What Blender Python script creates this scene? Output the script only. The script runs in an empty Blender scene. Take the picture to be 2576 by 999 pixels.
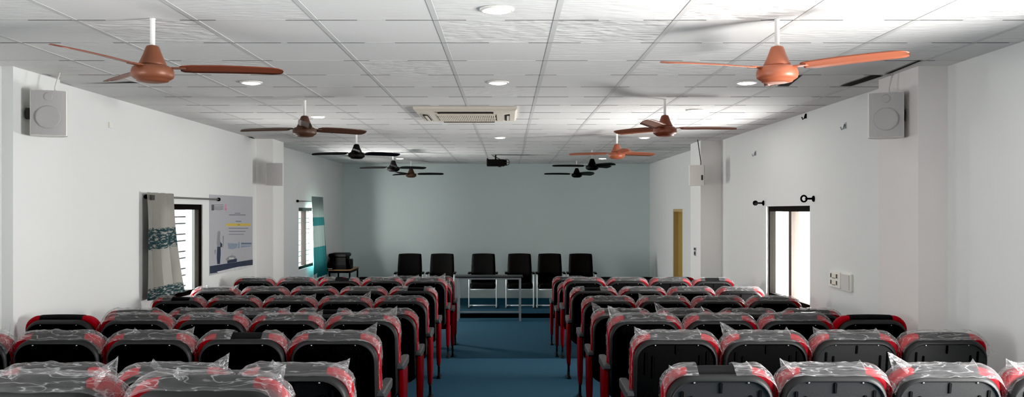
import bpy, math, random
from mathutils import Vector, Matrix, noise

F = 2252.0            # focal length in pixels of the 2576 px wide photograph
VX, VY = 1275.0, 530.0
EYE = 1.95
CEIL = 2.95
XL, XR = -3.50, 3.05  # side walls
YB = 19.10            # back wall
YREAR = -4.0
PI = math.pi
col = bpy.context.scene.collection
random.seed(7)


def wall_pt(px, py, X):
    """depth and height of a pixel lying on the plane x = X"""
    y = X * F / (px - VX)
    return y, EYE - (py - VY) * y / F


# ------------------------------------------------------------------ materials
MATS = {}


def mat(name, color, rough=0.6, metal=0.0, noise_amt=0.0, noise_scale=8.0, bump=0.0, bump_scale=60.0,
        emit=None, emit_strength=0.0, spec=0.5):
    if name in MATS:
        return MATS[name]
    m = bpy.data.materials.new(name)
    m.use_nodes = True
    nt = m.node_tree
    b = nt.nodes['Principled BSDF']
    b.inputs['Base Color'].default_value = (*color, 1)
    b.inputs['Roughness'].default_value = rough
    b.inputs['Metallic'].default_value = metal
    b.inputs['Specular IOR Level'].default_value = spec
    tc = nt.nodes.new('ShaderNodeTexCoord')
    nz = nt.nodes.new('ShaderNodeTexNoise')
    nz.inputs['Scale'].default_value = noise_scale
    nz.inputs['Detail'].default_value = 4
    nt.links.new(tc.outputs['Object'], nz.inputs['Vector'])
    mx = nt.nodes.new('ShaderNodeMix')
    mx.data_type = 'RGBA'
    mx.inputs['A'].default_value = (*[c * (1 - noise_amt) for c in color], 1)
    mx.inputs['B'].default_value = (*[min(1, c * (1 + noise_amt)) for c in color], 1)
    nt.links.new(nz.outputs['Fac'], mx.inputs['Factor'])
    nt.links.new(mx.outputs['Result'], b.inputs['Base Color'])
    if bump > 0:
        n2 = nt.nodes.new('ShaderNodeTexNoise')
        n2.inputs['Scale'].default_value = bump_scale
        nt.links.new(tc.outputs['Object'], n2.inputs['Vector'])
        bp = nt.nodes.new('ShaderNodeBump')
        bp.inputs['Strength'].default_value = bump
        bp.inputs['Distance'].default_value = 0.01
        nt.links.new(n2.outputs['Fac'], bp.inputs['Height'])
        nt.links.new(bp.outputs['Normal'], b.inputs['Normal'])
    if emit:
        b.inputs['Emission Color'].default_value = (*emit, 1)
        b.inputs['Emission Strength'].default_value = emit_strength
    MATS[name] = m
    return m


M_WALL = mat('wall_paint', (0.74, 0.755, 0.745), 0.85, noise_amt=0.03, noise_scale=1.2, bump=0.05, bump_scale=30)
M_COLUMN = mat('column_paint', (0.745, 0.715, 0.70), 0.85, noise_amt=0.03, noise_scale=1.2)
M_COLUMN_FAR = mat('lit_far_column', (0.88, 0.88, 0.86), 0.85, noise_amt=0.03, noise_scale=1.2)  # lightened colour makes up for light these faces miss
M_BACKWALL = mat('shaded_back_wall', (0.62, 0.71, 0.70), 0.85, noise_amt=0.04, noise_scale=0.8)  # same white as the side walls; dim cool light put into the colour
M_CARPET = mat('blue_carpet', (0.033, 0.090, 0.138), 0.95, noise_amt=0.25, noise_scale=90, bump=0.4, bump_scale=300, spec=0.1)
M_RISER = mat('dark_riser', (0.006, 0.007, 0.008), 0.8, spec=0.1)
M_TBAR = mat('grid_bar_paint', (0.59, 0.59, 0.58), 0.8)
M_GAP = mat('tile_gap', (0.035, 0.034, 0.032), 0.9, spec=0.1)
M_SHELL = mat('black_seat_plastic', (0.0035, 0.0035, 0.0037), 0.6, bump=0.12, bump_scale=400, spec=0.10)
M_PANEL = mat('red_side_fabric', (0.17, 0.002, 0.007), 0.85, noise_amt=0.2, noise_scale=60, spec=0.15)
M_RIM = mat('lit_rim_plastic', (0.016, 0.0165, 0.017), 0.5, spec=0.25)  # same black plastic; light caught by the rim painted as grey
M_SHELL_LIT = mat('window_lit_seat_plastic', (0.020, 0.0205, 0.021), 0.45, bump=0.12, bump_scale=400, spec=0.35)  # same black plastic with window light painted in as a lighter grey
M_SLOT = mat('slot_black', (0.003, 0.003, 0.003), 0.8, spec=0.1)
M_SCREW = mat('bright_screw', (0.75, 0.75, 0.73), 0.25, 0.9)
M_RED = mat('red_fabric', (0.30, 0.003, 0.010), 0.8, noise_amt=0.2, noise_scale=60, bump=0.15, bump_scale=250, spec=0.2)
M_BLACKFAB = mat('black_fabric', (0.008, 0.008, 0.009), 0.85, noise_amt=0.3, noise_scale=80, spec=0.15)
M_ARM = mat('charcoal_plastic', (0.05, 0.052, 0.054), 0.5)
M_BLACKMETAL = mat('black_metal', (0.012, 0.012, 0.013), 0.45, 0.3)
M_COPPER = mat('copper_brown_enamel', (0.215, 0.072, 0.036), 0.45, 0.15, noise_amt=0.12, noise_scale=5)
M_BLADE = mat('brown_blade_enamel', (0.20, 0.055, 0.028), 0.42, 0.1, noise_amt=0.12, noise_scale=4)
M_FAN_SHADED = mat('shaded_fan_brown', (0.085, 0.040, 0.024), 0.5, 0.1)  # brown fans in shade, the shade painted into the colour
M_FANBLACK = mat('black_and_backlit_fan', (0.006, 0.0055, 0.0055), 0.6, 0.0, spec=0.2)  # plain black; on fans it paints in their backlit shade
M_FAN_LIT = mat('lit_fan_copper', (0.36, 0.105, 0.052), 0.42, 0.05)  # copper fans in strong light, the light painted into the colour
M_ROD = mat('white_rod_paint', (0.85, 0.85, 0.83), 0.45)
M_WHITEPL = mat('white_plastic', (0.80, 0.78, 0.74), 0.45)
M_GRILLE = mat('grey_speaker_mesh', (0.44, 0.43, 0.425), 0.7, noise_amt=0.06, noise_scale=200)
M_COVER = mat('cover_plate', (0.60, 0.59, 0.58), 0.6)
M_CONE = mat('speaker_cone_shadow', (0.43, 0.421, 0.417), 0.7)
M_DARKPL = mat('dark_plastic', (0.03, 0.027, 0.024), 0.6)
M_CREAM = mat('cream_plastic', (0.80, 0.74, 0.64), 0.45)
M_CHROME = mat('pale_metal_tube', (0.74, 0.79, 0.82), 0.30, 0.3)
M_GREYMETAL = mat('grey_metal_leg', (0.36, 0.39, 0.40), 0.40, 0.5)
M_TABLETOP = mat('dark_table_top', (0.012, 0.012, 0.013), 0.4, noise_amt=0.2, noise_scale=10)
M_WOODTOP = mat('brown_table_top', (0.34, 0.17, 0.075), 0.5, noise_amt=0.25, noise_scale=14)
M_FRAME = mat('dark_window_frame', (0.008, 0.007, 0.006), 0.7, 0.0, spec=0.05)
M_MULLION = mat('bronze_mullion', (0.09, 0.076, 0.067), 0.6, 0.0, spec=0.1)
M_SASH = mat('pale_sash', (0.66, 0.72, 0.72), 0.5)
M_DOOR = mat('ochre_door', (0.40, 0.25, 0.05), 0.5, noise_amt=0.12, noise_scale=9)
M_JAMB = mat('tan_jamb', (0.50, 0.38, 0.17), 0.55)
M_BRACKET = mat('black_bracket', (0.005, 0.005, 0.005), 0.7, spec=0.05)
M_ROPE = mat('grey_rod', (0.20, 0.20, 0.19), 0.4, 0.4)
M_DIFF = mat('lamp_diffuser', (1, 1, 1), 0.5, emit=(1.0, 0.99, 0.96), emit_strength=30)
M_POSTER = mat('poster_paper', (0.43, 0.435, 0.47), 0.6, noise_amt=0.04, noise_scale=2)
P_INK = mat('poster_ink', (0.10, 0.10, 0.12), 0.7)
P_PINK = mat('poster_pink', (0.55, 0.22, 0.30), 0.7)
P_YEL = mat('poster_yellow', (0.62, 0.47, 0.09), 0.7)
P_NAVY = mat('poster_navy', (0.022, 0.032, 0.065), 0.7, noise_amt=0.4, noise_scale=6)
P_BLUE = mat('poster_slate', (0.24, 0.29, 0.38), 0.7, noise_amt=0.25, noise_scale=20)
P_GREY = mat('poster_grey', (0.26, 0.26, 0.27), 0.7, noise_amt=0.3, noise_scale=20)
P_PALE = mat('poster_fade', (0.62, 0.62, 0.64), 0.7, noise_amt=0.2, noise_scale=12)


def make_ceiling_mat():
    m = bpy.data.materials.new('ceiling_tile')
    m.use_nodes = True
    nt = m.node_tree
    b = nt.nodes['Principled BSDF']
    b.inputs['Roughness'].default_value = 0.85
    b.inputs['Specular IOR Level'].default_value = 0.2
    tc = nt.nodes.new('ShaderNodeTexCoord')
    # one random value per 0.63 m tile
    mp = nt.nodes.new('ShaderNodeMapping')
    mp.inputs['Location'].default_value = (0.372 / 0.63, -4.69 / 0.632, 0)
    mp.inputs['Scale'].default_value = (1 / 0.63, 1 / 0.632, 0.0)
    nt.links.new(tc.outputs['Object'], mp.inputs['Vector'])
    fl = nt.nodes.new('ShaderNodeVectorMath')
    fl.operation = 'FLOOR'
    nt.links.new(mp.outputs['Vector'], fl.inputs[0])
    wn = nt.nodes.new('ShaderNodeTexWhiteNoise')
    wn.noise_dimensions = '2D'
    nt.links.new(fl.outputs['Vector'], wn.inputs['Vector'])
    mx = nt.nodes.new('ShaderNodeMix')
    mx.data_type = 'RGBA'
    mx.inputs['A'].default_value = (0.70, 0.70, 0.69, 1)
    mx.inputs['B'].default_value = (0.78, 0.775, 0.76, 1)
    nt.links.new(wn.outputs['Value'], mx.inputs['Factor'])
    nt.links.new(mx.outputs['Result'], b.inputs['Base Color'])
    # embossed ripples, strong on some tiles only
    mp2 = nt.nodes.new('ShaderNodeMapping')
    mp2.inputs['Scale'].default_value = (9, 22, 1)
    mp2.inputs['Rotation'].default_value = (0, 0, 0.15)
    nt.links.new(tc.outputs['Object'], mp2.inputs['Vector'])
    nz = nt.nodes.new('ShaderNodeTexNoise')
    nz.inputs['Scale'].default_value = 1.0
    nz.inputs['Detail'].default_value = 2
    nt.links.new(mp2.outputs['Vector'], nz.inputs['Vector'])
    mr = nt.nodes.new('ShaderNodeMapRange')
    mr.inputs['From Min'].default_value = 0.45
    mr.inputs['From Max'].default_value = 1.0
    mr.inputs['To Min'].default_value = 0.03
    mr.inputs['To Max'].default_value = 1.0
    nt.links.new(wn.outputs['Value'], mr.inputs['Value'])
    bp = nt.nodes.new('ShaderNodeBump')
    bp.inputs['Distance'].default_value = 0.03
    nt.links.new(mr.outputs['Result'], bp.inputs['Strength'])
    nt.links.new(nz.outputs['Fac'], bp.inputs['Height'])
    nt.links.new(bp.outputs['Normal'], b.inputs['Normal'])
    return m


M_CEIL = make_ceiling_mat()


def make_wrap_mat():
    m = bpy.data.materials.new('clear_plastic_film')
    m.use_nodes = True
    nt = m.node_tree
    for n in list(nt.nodes):
        nt.nodes.remove(n)
    out = nt.nodes.new('ShaderNodeOutputMaterial')
    tr = nt.nodes.new('ShaderNodeBsdfTransparent')
    tr.inputs['Color'].default_value = (0.97, 0.97, 0.97, 1)
    pb = nt.nodes.new('ShaderNodeBsdfPrincipled')
    pb.inputs['Base Color'].default_value = (0.55, 0.55, 0.56, 1)
    pb.inputs['Roughness'].default_value = 0.16
    pb.inputs['Specular IOR Level'].default_value = 0.9
    tc = nt.nodes.new('ShaderNodeTexCoord')
    mp = nt.nodes.new('ShaderNodeMapping')
    mp.inputs['Scale'].default_value = (6, 30, 30)
    mp.inputs['Rotation'].default_value = (0.2, 0.35, 0.3)
    nt.links.new(tc.outputs['Object'], mp.inputs['Vector'])
    oi = nt.nodes.new('ShaderNodeObjectInfo')
    ad = nt.nodes.new('ShaderNodeVectorMath')
    ad.operation = 'ADD'
    nt.links.new(mp.outputs['Vector'], ad.inputs[0])
    sc = nt.nodes.new('ShaderNodeMath')
    sc.operation = 'MULTIPLY'
    sc.inputs[1].default_value = 57.0
    nt.links.new(oi.outputs['Random'], sc.inputs[0])
    nt.links.new(sc.outputs['Value'], ad.inputs[1])
    nz = nt.nodes.new('ShaderNodeTexNoise')
    nz.inputs['Scale'].default_value = 1.0
    nz.inputs['Detail'].default_value = 2
    nz.inputs['Distortion'].default_value = 0.6
    nt.links.new(ad.outputs['Vector'], nz.inputs['Vector'])
    bp = nt.nodes.new('ShaderNodeBump')
    bp.inputs['Strength'].default_value = 0.8
    bp.inputs['Distance'].default_value = 0.02
    nt.links.new(nz.outputs['Fac'], bp.inputs['Height'])
    nt.links.new(bp.outputs['Normal'], pb.inputs['Normal'])
    lw = nt.nodes.new('ShaderNodeLayerWeight')
    lw.inputs['Blend'].default_value = 0.35
    mr = nt.nodes.new('ShaderNodeMapRange')
    mr.inputs['To Min'].default_value = 0.075
    mr.inputs['To Max'].default_value = 0.46
    nt.links.new(lw.outputs['Facing'], mr.inputs['Value'])
    # painted highlight streaks along thin creases, where the noise crosses its mean
    sb = nt.nodes.new('ShaderNodeMath')
    sb.operation = 'SUBTRACT'
    sb.inputs[1].default_value = 0.52
    nt.links.new(nz.outputs['Fac'], sb.inputs[0])
    ab = nt.nodes.new('ShaderNodeMath')
    ab.operation = 'ABSOLUTE'
    nt.links.new(sb.outputs['Value'], ab.inputs[0])
    cr = nt.nodes.new('ShaderNodeMapRange')
    cr.inputs['From Min'].default_value = 0.0
    cr.inputs['From Max'].default_value = 0.028
    cr.inputs['To Min'].default_value = 2.8
    cr.inputs['To Max'].default_value = 0.65
    nt.links.new(ab.outputs['Value'], cr.inputs['Value'])
    mu = nt.nodes.new('ShaderNodeMath')
    mu.operation = 'MULTIPLY'
    mu.use_clamp = True
    nt.links.new(mr.outputs['Result'], mu.inputs[0])
    nt.links.new(cr.outputs['Result'], mu.inputs[1])
    mx = nt.nodes.new('ShaderNodeMixShader')
    nt.links.new(mu.outputs['Value'], mx.inputs['Fac'])
    nt.links.new(tr.outputs['BSDF'], mx.inputs[1])
    nt.links.new(pb.outputs['BSDF'], mx.inputs[2])
    nt.links.new(mx.outputs['Shader'], out.inputs['Surface'])
    return m


M_WRAP = make_wrap_mat()


def make_glass_mat():
    m = bpy.data.materials.new('window_glass')
    m.use_nodes = True
    nt = m.node_tree
    for n in list(nt.nodes):
        nt.nodes.remove(n)
    out = nt.nodes.new('ShaderNodeOutputMaterial')
    tr = nt.nodes.new('ShaderNodeBsdfTransparent')
    gl = nt.nodes.new('ShaderNodeBsdfGlossy')
    gl.inputs['Roughness'].default_value = 0.05
    mx = nt.nodes.new('ShaderNodeMixShader')
    mx.inputs['Fac'].default_value = 0.06
    nt.links.new(tr.outputs['BSDF'], mx.inputs[1])
    nt.links.new(gl.outputs['BSDF'], mx.inputs[2])
    nt.links.new(mx.outputs['Shader'], out.inputs['Surface'])
    return m


M_GLASS = make_glass_mat()


def curtain_mat(name, base, dark, bands, solid=None, transl=0.06):
    """bands: heights (z0, z1) that carry a dark leafy print; solid: (z0, z1) filled with dark"""
    m = bpy.data.materials.new(name)
    m.use_nodes = True
    nt = m.node_tree
    b = nt.nodes['Principled BSDF']
    b.inputs['Roughness'].default_value = 0.9
    b.inputs['Specular IOR Level'].default_value = 0.1
    tc = nt.nodes.new('ShaderNodeTexCoord')
    sp = nt.nodes.new('ShaderNodeSeparateXYZ')
    nt.links.new(tc.outputs['Object'], sp.inputs['Vector'])
    mp = nt.nodes.new('ShaderNodeMapping')
    mp.inputs['Scale'].default_value = (20, 20, 85)
    nt.links.new(tc.outputs['Object'], mp.inputs['Vector'])
    nz = nt.nodes.new('ShaderNodeTexNoise')
    nz.inputs['Scale'].default_value = 1.0
    nz.inputs['Detail'].default_value = 3
    nt.links.new(mp.outputs['Vector'], nz.inputs['Vector'])
    total = None

    def math_node(op, a, c):
        n = nt.nodes.new('ShaderNodeMath')
        n.operation = op
        for i, v in enumerate((a, c)):
            if isinstance(v, (int, float)):
                n.inputs[i].default_value = v
            else:
                nt.links.new(v, n.inputs[i])
        return n.outputs['Value']

    wob = math_node('MULTIPLY', math_node('SUBTRACT', nz.outputs['Fac'], 0.5), 0.12)
    zz = math_node('ADD', sp.outputs['Z'], wob)
    for (z0, z1) in bands:
        k = math_node('MULTIPLY', math_node('GREATER_THAN', zz, z0), math_node('LESS_THAN', zz, z1))
        k = math_node('MULTIPLY', k, math_node('GREATER_THAN', nz.outputs['Fac'], 0.44))
        total = k if total is None else math_node('ADD', total, k)
    for (z0, z1) in (solid or []):
        k = math_node('MULTIPLY', math_node('GREATER_THAN', sp.outputs['Z'], z0), math_node('LESS_THAN', sp.outputs['Z'], z1))
        total = k if total is None else math_node('ADD', total, k)
    mx = nt.nodes.new('ShaderNodeMix')
    mx.data_type = 'RGBA'
    mx.inputs['A'].default_value = (*base, 1)
    mx.inputs['B'].default_value = (*dark, 1)
    nt.links.new(total, mx.inputs['Factor'])
    nt.links.new(mx.outputs['Result'], b.inputs['Base Color'])
    # thin cloth lets some window light through
    out = nt.nodes['Material Output']
    tl = nt.nodes.new('ShaderNodeBsdfTranslucent')
    nt.links.new(mx.outputs['Result'], tl.inputs['Color'])
    ms = nt.nodes.new('ShaderNodeMixShader')
    ms.inputs['Fac'].default_value = transl
    nt.links.new(b.outputs['BSDF'], ms.inputs[1])
    nt.links.new(tl.outputs['BSDF'], ms.inputs[2])
    nt.links.new(ms.outputs['Shader'], out.inputs['Surface'])
    return m


M_CURTAIN_A = curtain_mat('leaf_print_curtain', (0.245, 0.24, 0.22), (0.022, 0.045, 0.05), [(1.58, 1.78), (1.02, 1.20)])
M_CURTAIN_B = curtain_mat('teal_band_curtain', (0.16, 0.205, 0.195), (0.02, 0.10, 0.105), [], [(1.68, 1.83), (0.5, 1.30)], 0.03)


# ------------------------------------------------------------------ mesh builder
class MB:
    def __init__(self):
        self.v, self.f, self.mi, self.sm = [], [], [], []

    def add(self, verts, faces, mi=0, smooth=False):
        o = len(self.v)
        self.v += [tuple(p) for p in verts]
        for f in faces:
            self.f.append(tuple(i + o for i in f))
            self.mi.append(mi)
            self.sm.append(smooth)
        return self

    def box(self, x0, x1, y0, y1, z0, z1, mi=0, M=None):
        vs = [Vector(p) for p in ((x0, y0, z0), (x1, y0, z0), (x1, y1, z0), (x0, y1, z0),
                                  (x0, y0, z1), (x1, y0, z1), (x1, y1, z1), (x0, y1, z1))]
        if M is not None:
            vs = [M @ p for p in vs]
        return self.add(vs, [(3, 2, 1, 0), (4, 5, 6, 7), (0, 1, 5, 4), (1, 2, 6, 5), (2, 3, 7, 6), (3, 0, 4, 7)], mi)

    def rbox(self, x0, x1, y0, y1, z0, z1, r, mi=0, M=None, axis='z', seg=4):
        """box with its four edges along axis rounded, and a small chamfer at both ends"""
        if axis == 'z':
            a0, a1, b0, b1, c0, c1 = x0, x1, y0, y1, z0, z1
            put = lambda a, b, c: Vector((a, b, c))
        elif axis == 'y':
            a0, a1, b0, b1, c0, c1 = x0, x1, z0, z1, y0, y1
            put = lambda a, b, c: Vector((a, c, b))
        else:
            a0, a1, b0, b1, c0, c1 = y0, y1, z0, z1, x0, x1
            put = lambda a, b, c: Vector((c, a, b))
        ch = min(r * 0.4, (c1 - c0) * 0.25)
        loops = []
        for (ins, c) in ((ch, c0), (0, c0 + ch), (0, c1 - ch), (ch, c1)):
            lp = []
            for (cx, cy, a_) in ((a1 - r, b1 - r, 0), (a0 + r, b1 - r, 90), (a0 + r, b0 + r, 180), (a1 - r, b0 + r, 270)):
                for k in range(seg + 1):
                    t = math.radians(a_ + 90 * k / seg)
                    lp.append(put(cx + (r - ins) * math.cos(t), cy + (r - ins) * math.sin(t), c))
            loops.append(lp)
        if M is not None:
            loops = [[M @ p for p in lp] for lp in loops]
        return self.loft(loops, mi, cap0=True, cap1=True, smooth=False)

    def loft(self, loops, mi=0, cap0=False, cap1=False, smooth=True, closed=True):
        n = len(loops[0])
        vs = [p for lp in loops for p in lp]
        fs = []
        for i in range(len(loops) - 1):
            for k in range(n if closed else n - 1):
                a, b = i * n + k, i * n + (k + 1) % n
                fs.append((a, b, b + n, a + n))
        o = len(self.v)
        self.add(vs, fs, mi, smooth)
        if cap0:
            self.f.append(tuple(o + k for k in reversed(range(n)))); self.mi.append(mi); self.sm.append(False)
        if cap1:
            self.f.append(tuple(o + (len(loops) - 1) * n + k for k in range(n))); self.mi.append(mi); self.sm.append(False)
        return self

    def tube(self, pts, r, mi=0, seg=8, caps=True):
        pts = [Vector(p) for p in pts]
        loops = []
        for i, p in enumerate(pts):
            d = (pts[min(i + 1, len(pts) - 1)] - pts[max(i - 1, 0)]).normalized()
            u = d.orthogonal().normalized() if i == 0 else (u - d * u.dot(d)).normalized()
            w = d.cross(u)
            rr = r[i] if isinstance(r, (list, tuple)) else r
            loops.append([p + (u * math.cos(2 * PI * k / seg) + w * math.sin(2 * PI * k / seg)) * rr for k in range(seg)])
        return self.loft(loops, mi, caps, caps, True)

    def lathe(self, prof, c=(0, 0, 0), seg=28, mi=0, M=None):
        loops = []
        for (r, z) in prof:
            lp = [Vector((c[0] + r * math.cos(2 * PI * k / seg), c[1] + r * math.sin(2 * PI * k / seg), c[2] + z)) for k in range(seg)]
            if M is not None:
                lp = [M @ p for p in lp]
            loops.append(lp)
        return self.loft(loops, mi, True, True, True)

    def quad(self, pts, mi=0):
        return self.add(pts, [tuple(range(len(pts)))], mi)

    def build(self, name, mats, parent=None, loc=None):
        me = bpy.data.meshes.new(name)
        me.from_pydata(self.v, [], self.f)
        if not isinstance(mats, (list, tuple)):
            mats = [mats]
        for m in mats:
            me.materials.append(m)
        me.polygons.foreach_set('material_index', self.mi)
        me.polygons.foreach_set('use_smooth', self.sm)
        import bmesh
        bm = bmesh.new()
        bm.from_mesh(me)
        bmesh.ops.recalc_face_normals(bm, faces=bm.faces)
        bm.to_mesh(me)
        bm.free()
        me.update()
        o = bpy.data.objects.new(name, me)
        col.objects.link(o)
        if parent is not None:
            o.parent = parent
        if loc is not None:
            o.location = loc
        return o


def tag(o, label=None, cat=None, group=None, kind=None):
    if label: o['label'] = label
    if cat: o['category'] = cat
    if group: o['group'] = group
    if kind: o['kind'] = kind
    return o


def thing(name, label, cat, loc=(0, 0, 0), rz=0.0, group=None):
    o = bpy.data.objects.new(name, None)
    o.empty_display_size = 0.1
    col.objects.link(o)
    o.location = loc
    o.rotation_euler = (0, 0, rz)
    return tag(o, label, cat, group)


def struct(o):
    o['kind'] = 'structure'
    return o


def copy_tree(o, parent=None):
    c = o.copy()
    col.objects.link(c)
    if parent is not None:
        c.parent = parent
    for ch in list(o.children):
        copy_tree(ch, c)
    return c


# ------------------------------------------------------------------ setting: walls
def wall_x(name, xa, xb, y0, y1, z0, z1, holes, m):
    """wall slab between x = xa and xb with rectangular holes (y0, y1, z0, z1)"""
    ys = sorted({y0, y1, *[h[0] for h in holes], *[h[1] for h in holes]})
    zs = sorted({z0, z1, *[h[2] for h in holes], *[h[3] for h in holes]})
    mb = MB()
    for i in range(len(ys) - 1):
        for k in range(len(zs) - 1):
            cy, cz = (ys[i] + ys[i + 1]) / 2, (zs[k] + zs[k + 1]) / 2
            if any(h[0] < cy < h[1] and h[2] < cz < h[3] for h in holes):
                continue
            mb.box(xa, xb, ys[i], ys[i + 1], zs[k], zs[k + 1])
    return struct(mb.build(name, m))


W1 = (8.86, 10.30, 1.02, 2.02)      # left wall, near window
W2 = (15.05, 16.75, 0.95, 2.00)     # left wall, far window
W3 = (9.01, 10.53, 0.94, 2.00)      # right wall window
W4 = (2.7, 4.0, 0.95, 2.30)         # right wall window beside the camera
W5 = (0.8, 2.8, 0.95, 2.20)         # unseen left opening beside the camera, added for fill light
D1 = (15.54, 16.43, 0.084, 1.98)    # doorway on the right
wall_x('wall_left', XL - 0.2, XL, YREAR, YB + 0.2, 0, CEIL, [W1, W2, W5], M_WALL)
wall_x('wall_right', XR, XR + 0.2, YREAR, YB + 0.2, 0, CEIL, [W3, W4, D1], M_WALL)
struct(MB().box(XL - 0.2, XR + 0.2, YB, YB + 0.2, 0, CEIL).build('wall_back', M_BACKWALL))
struct(MB().box(XL - 0.2, XR + 0.2, YREAR - 0.2, YREAR, 0, CEIL).build('wall_rear', M_WALL))
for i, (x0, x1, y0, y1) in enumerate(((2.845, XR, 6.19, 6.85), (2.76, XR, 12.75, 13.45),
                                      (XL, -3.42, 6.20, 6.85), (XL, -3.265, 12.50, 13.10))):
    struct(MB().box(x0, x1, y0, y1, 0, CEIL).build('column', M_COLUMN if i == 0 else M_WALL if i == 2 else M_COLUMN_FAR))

# floor in tiers that step down towards the stage
TIER = [(YREAR, 3.60, 0.43), (3.60, 6.95, 0.23), (6.95, 11.02, 0.13), (11.02, YB, 0.0)]
mb = MB()
for (y0, y1, z) in TIER:
    mb.box(XL, XR, y0, y1, -0.2, z)
struct(mb.build('floor', M_CARPET))
YS = 16.28
ST = 0.084
struct(MB().box(XL, XR, YS, YB, 0.0, ST, 0).box(XL, XR, YS - 0.012, YS, 0.0, ST - 0.006, 1).build('stage', [M_CARPET, M_RISER]))

# ceiling, with its grid
GX = [-0.372 + 0.63 * k for k in range(-5, 6)]
GY = [4.69 + 0.632 * k for k in range(-13, 23)]
struct(MB().box(XL - 0.2, XR + 0.2, YREAR - 0.2, YB + 0.2, CEIL, CEIL + 0.1).build('ceiling', M_CEIL))
mb = MB()
for x in GX:
    if XL + 0.02 < x < XR - 0.02:
        mb.box(x - 0.014, x + 0.014, YREAR, YB, CEIL - 0.0025, CEIL)
struct(mb.build('trim_1', M_TBAR))
mb = MB()
rg = random.Random(3)
for y in GY:
    for x in GX:
        if XL + 0.1 < x < XR - 0.1:
            a, b = rg.uniform(0.06, 0.32), rg.uniform(0.06, 0.32)
            mb.box(max(x - a, XL), min(x + b, XR), y - 0.0035, y + 0.0035, CEIL - 0.003, CEIL)
struct(mb.build('trim_2', M_GAP))
mb = MB()
for y in GY:
    mb.box(XL, XR, y - 0.006, y + 0.006, CEIL - 0.0015, CEIL)
struct(mb.build('trim_3', M_TBAR))


def ceil_pt(px, py, dz=0.0):
    y = (CEIL - dz - EYE) * F / (VY - py)
    return Vector(((px - VX) * y / F, y, CEIL - dz))


# dark openings where ceiling tiles have slipped
mb = MB()
for pts in ([(1955, 217), (1984, 217), (2019, 189), (2000, 192)], [(2112, 217), (2141, 217), (2222, 191), (2190, 191)],
            [(2222, 188), (2240, 185), (2320, 152), (2310, 153)], [(104, 184), (122, 190), (162, 198), (150, 196)],
            [(150, 204), (176, 214), (182, 215), (156, 207)], [(195, 211), (353, 209), (330, 206.5), (300, 208)],
            [(618, 345), (642, 350), (634, 345)], [(1925, 60), (1952, 52), (1952, 51)]):
    mb.quad([ceil_pt(a, b, 0.006) for a, b in pts])
struct(mb.build('trim_4', M_GAP))

# ------------------------------------------------------------------ windows
def window(name, side, W, frame_in, mull_y, mull_mat, grille=False, sash=None, fw=0.05, mw=0.045):
    """side -1: left wall, +1: right wall.  The frame sits just inside the wall face."""
    y0, y1, z0, z1 = W
    X = XL if side < 0 else XR
    xa, xb = X + side * frame_in, X + side * (frame_in + 0.07)
    xa, xb = min(xa, xb), max(xa, xb)
    fr = MB()
    fr.box(xa, xb, y0, y0 + fw, z0, z1).box(xa, xb, y1 - fw, y1, z0, z1)
    fr.box(xa, xb, y0 + fw, y1 - fw, z1 - 0.06, z1).box(xa, xb, y0 + fw, y1 - fw, z0, z0 + 0.05)
    w = struct(fr.build(name, M_FRAME))
    xm = (xa + xb) / 2
    mb = MB()
    for my in mull_y:
        mb.box(xa - 0.005, xb + 0.005, my - mw, my + mw, z0 + 0.05, z1 - 0.06)
    if mull_y:
        mb.build('mullion', mull_mat, w)
    MB().box(xm - 0.003, xm + 0.003, y0 + fw, y1 - fw, z0 + 0.05, z1 - 0.06).build('pane', M_GLASS, w)
    if sash:
        MB().box(xa + 0.005, xb + 0.0, sash[0], sash[1], z0 + 0.05, z1 - 0.06).build('sash', M_SASH, w)
    if grille:
        g = MB()
        xo = X + side * 0.155
        k = 0
        z = z0 + 0.08
        while z < z1 - 0.05:
            g.tube([(xo, y0, z), (xo, y1, z)], 0.0075, seg=6)
            z += 0.075 if k % 2 else 0.12
            k += 1
        g.tube([(xo, (y0 + y1) / 2, z0), (xo, (y0 + y1) / 2, z1)], 0.006, seg=6)
        g.build('grille', M_BRACKET, w)
    return w


window('window_1', -1, W1, 0.012, [9.25], M_FRAME, grille=True, sash=(9.98, 10.07), fw=0.10)
window('window_2', -1, W2, 0.03, [15.70], M_FRAME, grille=True, mw=0.02)
window('window_3', 1, W3, 0.03, [9.72], M_MULLION)
window('window_4', 1, W4, 0.08, [2.0], M_MULLION)
window('added_window_5', -1, W5, 0.08, [1.8], M_MULLION)  # added opening out of view, carries the left fill light

# doorway on the right wall
y0, y1, z0, z1 = D1
d = struct(MB().box(XR + 0.002, XR + 0.15, y0, y0 + 0.05, z0, z1).box(XR + 0.002, XR + 0.15, y1 - 0.05, y1, z0, z1)
           .box(XR + 0.002, XR + 0.15, y0 + 0.05, y1 - 0.05, z1 - 0.05, z1).build('door_1', M_JAMB))
MB().box(XR + 0.085, XR + 0.125, y0 + 0.05, y1 - 0.05, z0 + 0.005, z1 - 0.05) \
    .box(XR + 0.078, XR + 0.085, y0 + 0.15, y1 - 0.15, 1.1, z1 - 0.2) \
    .box(XR + 0.078, XR + 0.085, y0 + 0.15, y1 - 0.15, 0.25, 0.95).build('door_leaf', M_DOOR, d)
MB().tube([(XR + 0.085, y0 + 0.12, 1.05), (XR + 0.045, y0 + 0.12, 1.05), (XR + 0.045, y0 + 0.24, 1.05)], 0.009).build('door_handle', M_GREYMETAL, d)

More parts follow.
